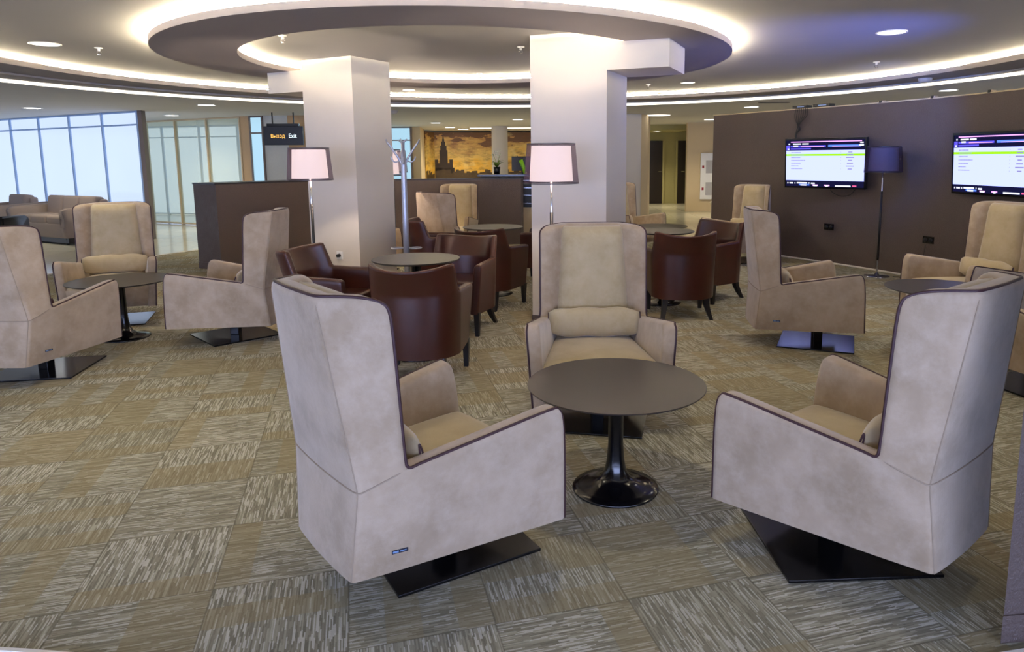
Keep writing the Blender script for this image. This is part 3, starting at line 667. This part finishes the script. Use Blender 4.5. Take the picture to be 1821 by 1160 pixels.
# ------------------------------------------------------------------ coat stand
r=empty('coat_stand',(-1.36,6.6,0),0,'grey metal coat stand with branching hooks, right of the left pillar','coat stand')
bm=bmesh.new(); lathe(bm,[(0,0),(.17,0),(.175,.01),(.16,.02),(.05,.03),(0,.03)],40); obj('base',bm,M['rack'],r,True)
bm=bmesh.new(); lathe(bm,[(0,.02),(.028,.02),(.028,.9),(.024,1.5),(.02,1.53),(0,1.535)],24); obj('pole',bm,M['rack'],r,True)
for k in range(4):
    a=R(15+90*k); c,s=math.cos(a),math.sin(a)
    bm=bmesh.new(); tube(bm,smoothpts([(.015*c,.015*s,1.40),(.05*c,.05*s,1.47),(.11*c,.11*s,1.56),(.14*c,.14*s,1.60)],5),.011,8,r2=.009)
    tube(bm,smoothpts([(.15*c-.03*s,.15*s+.03*c,1.625),(.14*c,.14*s,1.60),(.15*c+.03*s,.15*s-.03*c,1.625)],4),.007,6)
    tube(bm,smoothpts([(.02*c,.02*s,1.44),(.07*c,.07*s,1.42),(.10*c,.10*s,1.44),(.11*c,.11*s,1.47)],4),.007,6); obj('hook',bm,M['rack'],r,True)
for s in (-1,1):
    bm=bmesh.new(); tube(bm,[(s*.085+.055*math.cos(2*math.pi*k/20),.055*math.sin(2*math.pi*k/20),.62) for k in range(20)],.007,6,cyc=True); obj('umbrella_ring',bm,M['rack'],r,True)
# ------------------------------------------------------------------ window wall at left
def dirv(p,q): 
    d=Vector((q[0]-p[0],q[1]-p[1])); return d.normalized(),d.length
def window_wall(name,p,q,n,pane,frame,zt,label,trans=.42,w=.05,z0=0.0,skip_first=False):
    d,L=dirv(p,q); a=math.atan2(d.y,d.x); r=empty(name,(p[0],p[1],0),a); tag(r,label,None,None,'structure')
    for k in range(n):
        x0=L*k/n;x1=L*(k+1)/n
        bm=bmesh.new(); box(bm,((x0+x1)/2,0,(z0+zt-trans)/2),(x1-x0-w,.02,zt-trans-z0-w/2)); obj('pane',bm,pane,r)
        if trans: bm=bmesh.new(); box(bm,((x0+x1)/2,0,zt-trans/2-w/4),(x1-x0-w,.02,trans-w)); obj('transom_pane',bm,pane,r)
    bm=bmesh.new()
    for k in range(n+1): box(bm,(L*k/n,0,(z0+zt)/2),(w,.08,zt-z0))
    for z in (z0+.03,zt-trans,zt-.02): box(bm,(L/2,0,z),(L,.06,.03))
    obj('window_frame',bm,frame,r)
window_wall('window_1',(-14.42,16.93),(-7.49,13.12),7,M['daypane'],M['mull'],ZO,'bright frosted daylight window wall at far left',.25,.045)
bm=bmesh.new(); prism(bm,[(-7.50,13.08),(-7.40,13.06),(-7.42,13.22),(-7.52,13.26)],0,ZO); o=obj('wall_left',bm,M['bronze']); tag(o,'bronze-brown end post of the window wall',None,None,'structure')
window_wall('window_2',(-9.33,16.6),(-6.5,15.1),3,M['gglass'],M['cream'],ZO,'pale green frosted glass wall reflecting the windows',.0,.03)
window_wall('window_reflection',(-11.5,19.5),(-6.9,18.2),4,M['daypane'],M['mull'],ZO,'added glowing windows behind the green glass wall, standing in for its reflections',.3,.06)  # added glowing panes, seen through the glass in place of mirrored windows
bm=bmesh.new(); prism(bm,[(-6.5,15.08),(-6.27,14.98),(-6.2,15.2),(-6.45,15.3)],0,ZO); o=obj('wall_left',bm,M['tan']); tag(o,'tan end post of the green glass wall',None,None,'structure')
window_wall('window_4',(-6.24,14.98),(-5.95,14.9),1,M['daypane2'],M['bronze'],ZO,'narrow window strip beside the grey wall',.35,.03)
bm=bmesh.new(); prism(bm,[(-5.95,14.9),(-5.42,14.85),(-5.42,15.05),(-5.95,15.1)],0,ZO); o=obj('wall_back',bm,M['grey']); tag(o,'light grey wall piece left of the exit sign',None,None,'structure')
bm=bmesh.new(); prism(bm,[(-5.42,14.85),(-4.86,14.85),(-4.86,15.05),(-5.42,15.05)],0,ZO); o=obj('wall_back',bm,M['tan']); tag(o,'tan wall panel below the exit sign',None,None,'structure')
window_wall('window_5',(-4.84,14.95),(-4.3,14.95),1,M['daypane2'],M['bronze'],ZO,'window sliver beside the tan panel',.0,.03)
# exit sign
r=empty('exit_sign',(-5.14,13.85,1.905),R(3),'black hanging exit sign lettered in amber and white','sign')
bm=bmesh.new(); box(bm,(0,0,0),(.74,.06,.36),bev=.006); obj('sign_box',bm,M['blackm'],r)
bm=bmesh.new(); box(bm,(-.0,0,.205),(.6,.08,.05)); box(bm,(-.2,0,.33),(.02,.02,.22)); box(bm,(.2,0,.33),(.02,.02,.22)); obj('mounting_rail',bm,M['black'],r)
def text(body,size,loc,mat,parent,name,bold=.004,sx=1):
    cu=bpy.data.curves.new(name,'FONT'); cu.body=body; cu.size=size; cu.align_x='LEFT'; cu.extrude=.0015; cu.offset=bold
    o=bpy.data.objects.new(name,cu); col.objects.link(o); bpy.context.view_layer.update(); dg=bpy.context.evaluated_depsgraph_get(); me=bpy.data.meshes.new_from_object(o.evaluated_get(dg)); bpy.data.objects.remove(o)
    me.materials.clear(); me.materials.append(mat); o=bpy.data.objects.new(name,me); col.objects.link(o); o.parent=parent; o.location=loc; o.rotation_euler=(R(90),0,0); o.scale=(sx,1,1); return o
text('Bыход',.105,(-.24,-.033,-.04),M['amber'],r,'amber_lettering',0,.85); text('Exit',.115,(.10,-.033,-.04),M['signw'],r,'white_lettering',0,.85)
# ------------------------------------------------------------------ far middle: window, mural, column, counter
window_wall('window_6',(-5.6,20.35),(-3.95,20.35),2,M['daypane2'],M['bronze'],ZO,'blue-green window beside the mural',.38,.05)
bm=bmesh.new(); prism(bm,[(-3.95,20.4),(-3.70,20.4),(-3.93,22.35),(-4.1,22.4)],0,ZO); o=obj('wall_back',bm,M['cream']); tag(o,'cream wall piece between window and mural',None,None,'structure')
def mural_mat():
    k=N('mural_sky'); tc=k.n('ShaderNodeTexCoord').outputs['Object']; mp=k.n('ShaderNodeMapping'); mp.inputs['Scale'].default_value=(.8,1,2.2); k.l(tc,mp.inputs[0])
    sp=k.n('ShaderNodeSeparateXYZ'); k.l(tc,sp.inputs[0])
    n=k.noise(1.6,6,.6,mp.outputs[0]); w=k.math('ADD',k.math('MULTIPLY',sp.outputs[2],.5),k.math('MULTIPLY',k.math('SUBTRACT',n,.5),1.1))
    c=k.ramp(w,[(.55,lin((244,190,70))),(.8,lin((240,206,116))),(1.0,lin((200,150,84))),(1.25,lin((120,86,56)))])
    n2=k.noise(3,6,.65,mp.outputs[0]); c=k.mix(k.ramp(n2,[(.48,(0,0,0)),(.66,(.7,.7,.7))]),c,lin((140,98,62)))
    n3=k.noise(2.2,4,.6); c=k.mix(k.ramp(n3,[(.58,(0,0,0)),(.72,(.75,.75,.75))]),c,lin((250,226,150)))
    k.l(c,k.b.inputs['Base Color']); k.b.inputs['Roughness'].default_value=.5; return k.m
MM=[mural_mat(),simple('mural_silhouette',(62,46,30),.5,var=.3,scale=6),simple('mural_city',(84,66,40),.5,var=.5,scale=9)]
r=empty('mural',(-3.45,23.6,0),R(12),'large sunset mural with a spired tower silhouette on the far wall','mural')
bm=bmesh.new(); box(bm,(2.6,0,1.15),(5.4,.05,2.3)); obj('printed_panel',bm,MM[0],r)
def sil(bm,x,w,z0,z1,y=-.03): box(bm,(x,y,(z0+z1)/2),(w,.01,z1-z0))
bm=bmesh.new()
for x,w,z0,z1 in ((0,.44,.6,1.3),(0,.26,1.3,1.72),(0,.2,1.72,1.86),(0,.13,1.86,2.0),(0,.07,2.0,2.08),(-.24,.11,.6,1.42),(.24,.11,.6,1.42),(-.2,.3,.6,1.15),(.2,.3,.6,1.15)): sil(bm,x+.27,w,z0,z1)
v=[bm.verts.new(p) for p in ((.245,-.03,2.07),(.295,-.03,2.07),(.27,-.03,2.3))]; bm.faces.new(v)
obj('tower_silhouette',bm,MM[1],r)
bm=bmesh.new(); random.seed(5)
for k in range(60): x=k*.088; sil(bm,x,.1,.3,1.02+random.uniform(-.06,.08),-.032)
obj('city_silhouette',bm,MM[2],r)
r.location=(-3.78,23.45,0)
r2=empty('mural',(-3.95,22.5,0),math.atan2(.9,.14),'narrow side panel of the sunset mural by the window','mural')
bm=bmesh.new(); box(bm,(.45,0,1.15),(.9,.05,2.3)); obj('printed_panel',bm,MM[0],r2)
bm=bmesh.new()
for k in range(9): sil(bm,.06+k*.088,.1,.3,1.0+random.uniform(-.06,.1),-.032)
obj('city_silhouette',bm,MM[2],r2)
bm=bmesh.new(); prism(bm,[(-12,25.2),(12,25.2),(12,25.4),(-12,25.4)],0,ZO); o=obj('wall_back',bm,M['cream']); tag(o,'far cream back wall',None,None,'structure')
bm=bmesh.new(); lathe(bm,[(.23,0),(.23,ZO)],40); o=obj('wall_column_round',bm,M['plaster'],None,True,(-1.45,20.5,0)); tag(o,'round pale column in front of the mural',None,None,'structure')
bm=bmesh.new(); box(bm,(0,0,0),(3.6,.5,.006)); o=obj('ceiling_light_panel',bm,M['strip'],None,False,(-.6,21.6,ZO-.004)); tag(o,'bright ceiling panel above the mural','light')
# reception counter
r=empty('reception_counter',(-.55,12.75,0),0,'dark reception counter with steel lines beside the right pillar','counter')
bm=bmesh.new(); box(bm,(0,0,.56),(1.4,.5,1.12)); obj('counter_body',bm,M['blackm'],r)
bm=bmesh.new(); box(bm,(0,-.02,1.15),(1.46,.56,.03)); obj('counter_top',bm,M['black'],r)
bm=bmesh.new()
for z in (1.06,.93,.8,.66): box(bm,(.2,-.252,z),(1.0,.008,.012))
obj('steel_line',bm,M['chrome'],r)
bm=bmesh.new(); box(bm,(0,-.27,.3),(1.4,.03,.58)); obj('cream_front',bm,M['cream'],r)
r=empty('potted_orchid',(-.95,12.62,1.169),0,'small potted plant with white flowers on the counter','plant')
bm=bmesh.new(); lathe(bm,[(0,0),(.05,0),(.06,.13),(.052,.13),(.05,.11),(0,.11)],24); obj('pot',bm,M['blackm'],r,True)
bm=bmesh.new(); random.seed(3)
for k in range(9):
    a=k*2.4; L=random.uniform(.1,.17); w=.022; up_=random.uniform(.05,.14); base=Vector((0,0,.12)); rows=[]
    for t in (0,.35,.7,1):
        c=base+Vector((math.cos(a)*L*t,math.sin(a)*L*t,up_*math.sin(t*2.2))); s=Vector((-math.sin(a),math.cos(a),0))*w*math.sin(.4+t*2.5); rows.append((bm.verts.new(c-s),bm.verts.new(c+s)))
    for A_,B_ in zip(rows,rows[1:]): bm.faces.new([A_[0],A_[1],B_[1],B_[0]])
obj('leaves',bm,M['leaf'],r,True)
bm=bmesh.new()
for dx in (-.03,.03): tube(bm,smoothpts([(0,0,.12),(dx,0,.26),(dx*2.2,.01,.36)],4),.003,5)
obj('stem',bm,M['leaf'],r)
bm=bmesh.new()
for k in range(16):
    v=bmesh.ops.create_icosphere(bm,subdivisions=1,radius=.014)['verts']; bmesh.ops.translate(bm,vec=(random.uniform(-.09,.07),random.uniform(-.03,.03),random.uniform(.24,.42)),verts=v)
obj('blossoms',bm,M['flower'],r)
r=empty('computer_monitor',(-.50,12.85,1.169),R(5),'black monitor seen from behind on the reception counter','monitor')
bm=bmesh.new(); box(bm,(0,0,.18),(.40,.03,.26),bev=.005); obj('housing',bm,M['blackm'],r)
bm=bmesh.new(); box(bm,(0,.02,.04),(.05,.02,.09)); box(bm,(0,.02,.006),(.18,.14,.012)); obj('stand',bm,M['black'],r)
r=empty('green_stand',(-.50,12.62,1.169),0,'lime green leaning holder on the reception counter','holder')
bm=bmesh.new(); tube(bm,[(.05,0,.008),(.02,0,.12),(-.03,0,.25)],.032,10,r2=.04); obj('body',bm,M['green'],r,True)
bm=bmesh.new(); tube(bm,[(-.03,0,.25),(-.09,0,.32)],.006,6); tube(bm,[(-.03,0,.25),(.04,0,.31)],.006,6); obj('prongs',bm,M['blackm'],r)
# ------------------------------------------------------------------ far right: pillar, corridor, utility panel
bm=bmesh.new(); prism(bm,[(1.45,15.2),(1.93,15.2),(2.16,16.6),(1.6,16.6)],0,ZO); o=obj('wall_pillar_far',bm,M['plaster']); tag(o,'far pale pillar right of the right pillar',None,None,'structure')
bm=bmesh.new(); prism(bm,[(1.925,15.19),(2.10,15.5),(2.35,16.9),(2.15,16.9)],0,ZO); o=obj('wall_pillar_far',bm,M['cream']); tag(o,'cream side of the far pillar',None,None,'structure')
bm=bmesh.new(); lathe(bm,[(0,0),(.28,0)],32); o=obj('ceiling_light_panel',bm,M['strip'],None,False,(2.32,15.6,ZO-.004)); tag(o,'glowing round ceiling recess beside the far pillar','light')
bm=bmesh.new(); prism(bm,[(2.0,22.4),(4.9,22.4),(4.9,22.6),(2.0,22.6)],0,ZO); o=obj('wall_back',bm,M['olive']); tag(o,'dim olive corridor end wall',None,None,'structure')
bm=bmesh.new(); prism(bm,[(3.74,19.1),(3.86,19.1),(4.5,22.4),(4.36,22.4)],0,ZO); o=obj('wall_right',bm,M['olive']); tag(o,'corridor side wall with a dark door',None,None,'structure')
bm=bmesh.new(); prism(bm,[(2.3,20.0),(3.9,20.0),(3.9,22.4),(2.3,22.4)],2.2,ZO-.001); o=obj('ceiling',bm,M['olive']); tag(o,'lowered corridor ceiling',None,None,'structure')
def door(nm,x0,x1,y,label,z=1.98):
    r=empty(nm,((x0+x1)/2,y,0)); tag(r,label,None,None,'structure')
    bm=bmesh.new(); box(bm,(0,0,z/2),(x1-x0,.05,z)); obj('door_leaf',bm,M['door'],r)
    bm=bmesh.new(); 
    for s in (-1,1): box(bm,(s*((x1-x0)/2+.03),0,z/2),(.06,.07,z))
    obj('door_frame',bm,M['olive'],r); bm=bmesh.new(); box(bm,((x1-x0)/2-.08,-.05,1.0),(.1,.03,.02)); obj('door_handle',bm,M['chrome'],r)
door('door_1',3.10,3.50,22.34,'dark door at the end of the corridor',1.95)
door('door_2',3.97,4.22,22.34,'dark door on the right of the corridor',1.95)
bm=bmesh.new(); prism(bm,[(3.62,18.95),(8.5,18.95),(8.5,19.1),(3.62,19.1)],0,ZO); o=obj('wall_back',bm,M['cream']); tag(o,'cream wall left of the dark screen wall',None,None,'structure')
r=empty('utility_panel',(4.30,18.92,.97),0,'white utility panel with two grey hatches on the cream wall','panel')
bm=bmesh.new(); box(bm,(0,0,-.03),(.64,.03,1.22),bev=.004); obj('panel_board',bm,M['white'],r)
for z in (.22,-.36):
    bm=bmesh.new(); box(bm,(.02,-.02,z),(.40,.02,.34),bev=.004); obj('hatch',bm,M['greyp'],r)
    bm=bmesh.new(); box(bm,(-.255,-.02,z),(.05,.02,.07)); obj('red_switch',bm,M['red'],r)
r=empty('round_bench',(4.15,16.3,0),0,'cream round bench by the left end of the dark wall','bench')
bm=bmesh.new(); lathe(bm,[(0,0),(.42,0),(.45,.05),(.45,.36),(0,.36)],40); obj('drum',bm,M['lip'],r,True); bm=bmesh.new(); lathe(bm,[(0,.36),(.46,.36),(.48,.4),(.44,.44),(0,.45)],40); obj('seat_pad',bm,M['flower'],r,True)
# ------------------------------------------------------------------ sofas at far left
def sofa(name,loc,rz,W,n,mat,label,cat='sofa'):
    r=empty(name,loc,rz,label,cat,'lounge sofas by the windows'); D_=.85
    bm=bmesh.new(); box(bm,(0,.0,.24),(W-.2,D_-.1,.26),bev=.03,seg=3); obj('frame',bm,mat,r,True)
    for k in range(n):
        w=(W-.34)/n; x=-(W-.34)/2+w*(k+.5)
        bm=bmesh.new(); box(bm,(x,.06,.42),(w-.01,D_-.22,.15),bev=.05,seg=4); obj('seat_cushion',bm,mat,r,True)
        bm=bmesh.new(); box(bm,(x,-.28,.60),(w-.01,.2,.42),bev=.07,seg=4,rot=Matrix.Rotation(R(8),4,'X')); obj('back_cushion',bm,mat,r,True)
    bm=bmesh.new(); box(bm,(0,-.36,.45),(W-.25,.14,.62),bev=.05,seg=3); obj('backrest',bm,mat,r,True)
    for s in (-1,1):
        bm=bmesh.new(); prof=[(-.40,.12),(.40,.12),(.43,.3),(.40,.45),(.44,.58),(.36,.63),(-.40,.66)]
        a=[bm.verts.new((s*(W/2-.17),y,z)) for y,z in prof]; b=[bm.verts.new((s*(W/2-.02+.03*(z-.1)),y,z)) for y,z in prof]; m_=len(prof)
        bm.faces.new(a);bm.faces.new(b[::-1])
        for i in range(m_): bm.faces.new([a[i],a[(i+1)%m_],b[(i+1)%m_],b[i]])
        bmesh.ops.bevel(bm,geom=list(bm.edges),offset=.02,segments=2,affect='EDGES'); obj('armrest',bm,mat,r,True)
        for q in (-1,1):
            bm=bmesh.new(); lathe(bm,[(0,0),(.025,0),(.03,.12),(0,.12)],12); l=obj('leg',bm,M['blackm'],r,True); l.location=(s*(W/2-.2),q*.3,0)
    bm=bmesh.new(); box(bm,(0,.0,.07),(W-.24,D_-.2,.1)); obj('plinth',bm,M['blackm'],r)
sofa('lounge_sofa',(-9.0,12.95,0),R(180-28),1.9,3,M['sofa'],'grey-brown three-seat sofa before the bright window wall')
sofa('lounge_sofa',(-8.55,13.75,0),R(180-28),.95,1,M['sofa'],'grey-brown armchair back showing above the yellow-beige armchair by the windows','armchair')
sofa('lounge_sofa',(-10.4,14.85,0),R(180-50),.95,1,M['sofa'],'grey-brown seat behind the left arm of the three-seat sofa','armchair')
sofa('lounge_sofa',(-10.5,13.62,0),R(180-28),.95,1,M['sofa'],'grey-brown armchair left of the three-seat sofa, half hidden by the black one','armchair')
sofa('lounge_sofa',(-8.42,10.4,0),R(15),.95,1,M['blackm'],'black upholstered seat cut by the left edge before the windows','armchair')
# ------------------------------------------------------------------ downlights and sprinklers
def make_down(r_):
    bm=bmesh.new(); lathe(bm,[(r_*.86,-.002),(r_*.9,-.008),(r_,-.006),(r_,0)],40); return bm
K=1.009
DL=[(-4.46*K,6.47*K,ZR,.125,'recessed downlight at upper left, beside a sprinkler'),(2.87*K,6.15*K,ZR,.125,'large recessed downlight at upper right of the ceiling'),(-2.13*K,10.92*K,ZR,.10,'recessed downlight glimpsed between the pillars above the cove'),(1.92*K,10.12*K,ZR,.10,'recessed downlight right of the beam of the right pillar'),
(-9.28*.952,12.95*.952,ZO,.15,'downlight above the window wall at far left'),(-8.03*.952,15.31*.952,ZO,.15,'downlight before the green glass wall'),(-5.94*.952,12.49*.952,ZO,.15,'downlight left of the exit sign'),(-3.05*.952,19.17*.952,ZO,.15,'far downlight above the mural window side'),(-3.07*.952,21.99*.952,ZO,.18,'far downlight above the spired tower of the mural'),(-2.84*.952,24.26*.92,ZO,.2,'farthest downlight close to the mural'),(-.8*.952,17.76*.952,ZO,.15,'downlight near the round column and right pillar'),(3.87*.952,13.87*.952,ZO,.15,'downlight above the left end of the dark wall'),(4.06*.952,18.35*.952,ZO,.16,'downlight above the utility panel'),(5.83*.952,10.61*.952,ZO,.13,'downlight behind the dark wall top, above the left screen side'),
(3.1,20.9,2.199,.12,'added downlight brightening the corridor, in its lowered ceiling'),(-2.4,3.6,ZR,.11,None),(.2,3.1,ZR,.11,None),(2.6,3.6,ZR,.11,None)]  # the corridor downlight is added to brighten the corridor; later ones assumed, unseen
for x,y,z,rr,lab in DL:
    r=empty('downlight',(x,y,z),0,lab or 'assumed recessed downlight outside the view, over the seating','light','recessed downlights')  # entries without a label are unseen lamps, assumed over the seating
    obj('trim_ring',make_down(rr),M['white'],r,True)
    bm=bmesh.new(); lathe(bm,[(0,-.002),(rr*.86,-.002)],40); obj('lens',bm,M['down'],r)
    l=bpy.data.lights.new('downlight_beam','SPOT'); l.energy=(22 if y<4 and x>-1 else 45) if z==ZR else (110 if y>16 else 70); l.color=(1,.88,.62); l.spot_size=R(130); l.spot_blend=.9; l.shadow_soft_size=rr*.8; lo=bpy.data.objects.new('downlight_beam',l); col.objects.link(lo); lo.location=(x,y,z-.02)
def sprinkler(x,y,z,lab):
    r=empty('sprinkler',(x,y,z),0,lab,'sprinkler','ceiling sprinklers')
    bm=bmesh.new(); lathe(bm,[(.035,0),(.035,-.005),(.012,-.008),(.012,-.03),(0,-.03)],20); obj('escutcheon',bm,M['white'],r,True)
    bm=bmesh.new(); tube(bm,smoothpts([(-.01,0,-.028),(-.018,0,-.045),(-.004,0,-.06)],3),.002,5); tube(bm,smoothpts([(.01,0,-.028),(.018,0,-.045),(.004,0,-.06)],3),.002,5); obj('yoke',bm,M['chrome'],r)
    bm=bmesh.new(); lathe(bm,[(0,-.064),(.016,-.064),(.016,-.061),(0,-.061)],16); obj('deflector',bm,M['chrome'],r)
for x,y,z,lab in ((-4.14*K,6.71*K,ZR,'sprinkler beside the upper left downlight'),(3.61*K,8.05*K,ZR,'sprinkler below the large upper right downlight, near the cove'),(1.4*K,10.32*K,ZR,'sprinkler just right of the right pillar'),(-2.23*K,6.12*K,ZR,'sprinkler inside the suspended ring above the left pillar'),(-.27*K,6.81*K,ZR,'sprinkler inside the suspended ring beside the right pillar'),(-.86*K,8.85*K,ZR,'sprinkler before the far inner cove between the pillars')): sprinkler(x,y,z,lab)
bm=bmesh.new(); lathe(bm,[(0,-.05),(.05,-.05),(.075,-.03),(.08,0)],28); o=obj('smoke_detector',bm,M['greyp'],None,True,(4.6,8.9,ZL)); tag(o,'small round detector on the ceiling above the dark wall','detector')
bm=bmesh.new(); lathe(bm,[(0,-.07),(.05,-.06),(.075,-.03),(.08,0)],28); o=obj('smoke_detector',bm,M['greyp'],None,True,(-2.95,13.6,ZO)); tag(o,'small grey detector on the ceiling beyond the left pillar','detector')
r=empty('ceiling_vent',(3.75,12.1,ZO),0,'black slot vent in the ceiling near the left end of the dark wall','vent'); bm=bmesh.new(); box(bm,(0,0,-.006),(.5,.12,.01)); obj('slot',bm,M['blackm'],r)
# ------------------------------------------------------------------ enclosing walls with assumed windows behind the photographer and added ones at far left
bm=bmesh.new(); prism(bm,[(-20,-6.2),(12,-6.2),(12,-6),(-20,-6)],0,.35); prism(bm,[(-20,-6.2),(12,-6.2),(12,-6),(-20,-6)],2.2,ZO); o=obj('wall_front',bm,M['plaster']); tag(o,'wall behind the camera with an assumed window band',None,None,'structure')
window_wall('window_assumed_rear',(-9,-6.1),(11,-6.1),14,M['assumed_backpane'],M['mull'],2.2,'assumed daylight windows behind the camera, added to light the foreground',.0,.05,.35)  # assumed windows, unseen glowing panes added for bluish light on the foreground
window_wall('window_added_left',(-14.5,-6.0),(-14.5,16.8),16,M['daypane'],M['mull'],2.2,'added daylight windows along the far left side, outside the view',.0,.05,.3)  # added glowing panes, close the open left side and supply daylight
# ------------------------------------------------------------------ lights and world
w=bpy.data.worlds.new('world'); sc.world=w; w.use_nodes=True; w.node_tree.nodes['Background'].inputs[0].default_value=(.80,.84,1,1); w.node_tree.nodes['Background'].inputs[1].default_value=.7
l=bpy.data.lights.new('added_blue_ceiling_spot','SPOT'); l.energy=170; l.color=(.10,.17,1); l.spot_size=R(64); l.spot_blend=1; l.shadow_soft_size=.05; lo=bpy.data.objects.new('added_blue_ceiling_spot',l); col.objects.link(lo); lo.location=(3.6,4.7,.9)  # added spot with no fixture, tints the right part of the ceiling blue
lo.rotation_euler=(Vector((2.0,6.9,2.48))-Vector((3.6,4.7,.9))).to_track_quat('-Z','Y').to_euler()
l=bpy.data.lights.new('added_blue_wall_spot','SPOT'); l.energy=75; l.color=(.12,.26,1); l.spot_size=R(85); l.spot_blend=1; l.shadow_soft_size=.08; lo=bpy.data.objects.new('added_blue_wall_spot',l); col.objects.link(lo); lo.location=(3.3,7.4,2.0)  # added spot with no fixture, imitates a blue reflection on the dark wall
lo.rotation_euler=(Vector((4.15,8.75,1.8))-Vector((3.3,7.4,2.0))).to_track_quat('-Z','Y').to_euler()
sc.view_settings.view_transform='Standard'; sc.view_settings.look='None'; sc.view_settings.gamma=1; sc.view_settings.use_curve_mapping=False; sc.view_settings.exposure=.7
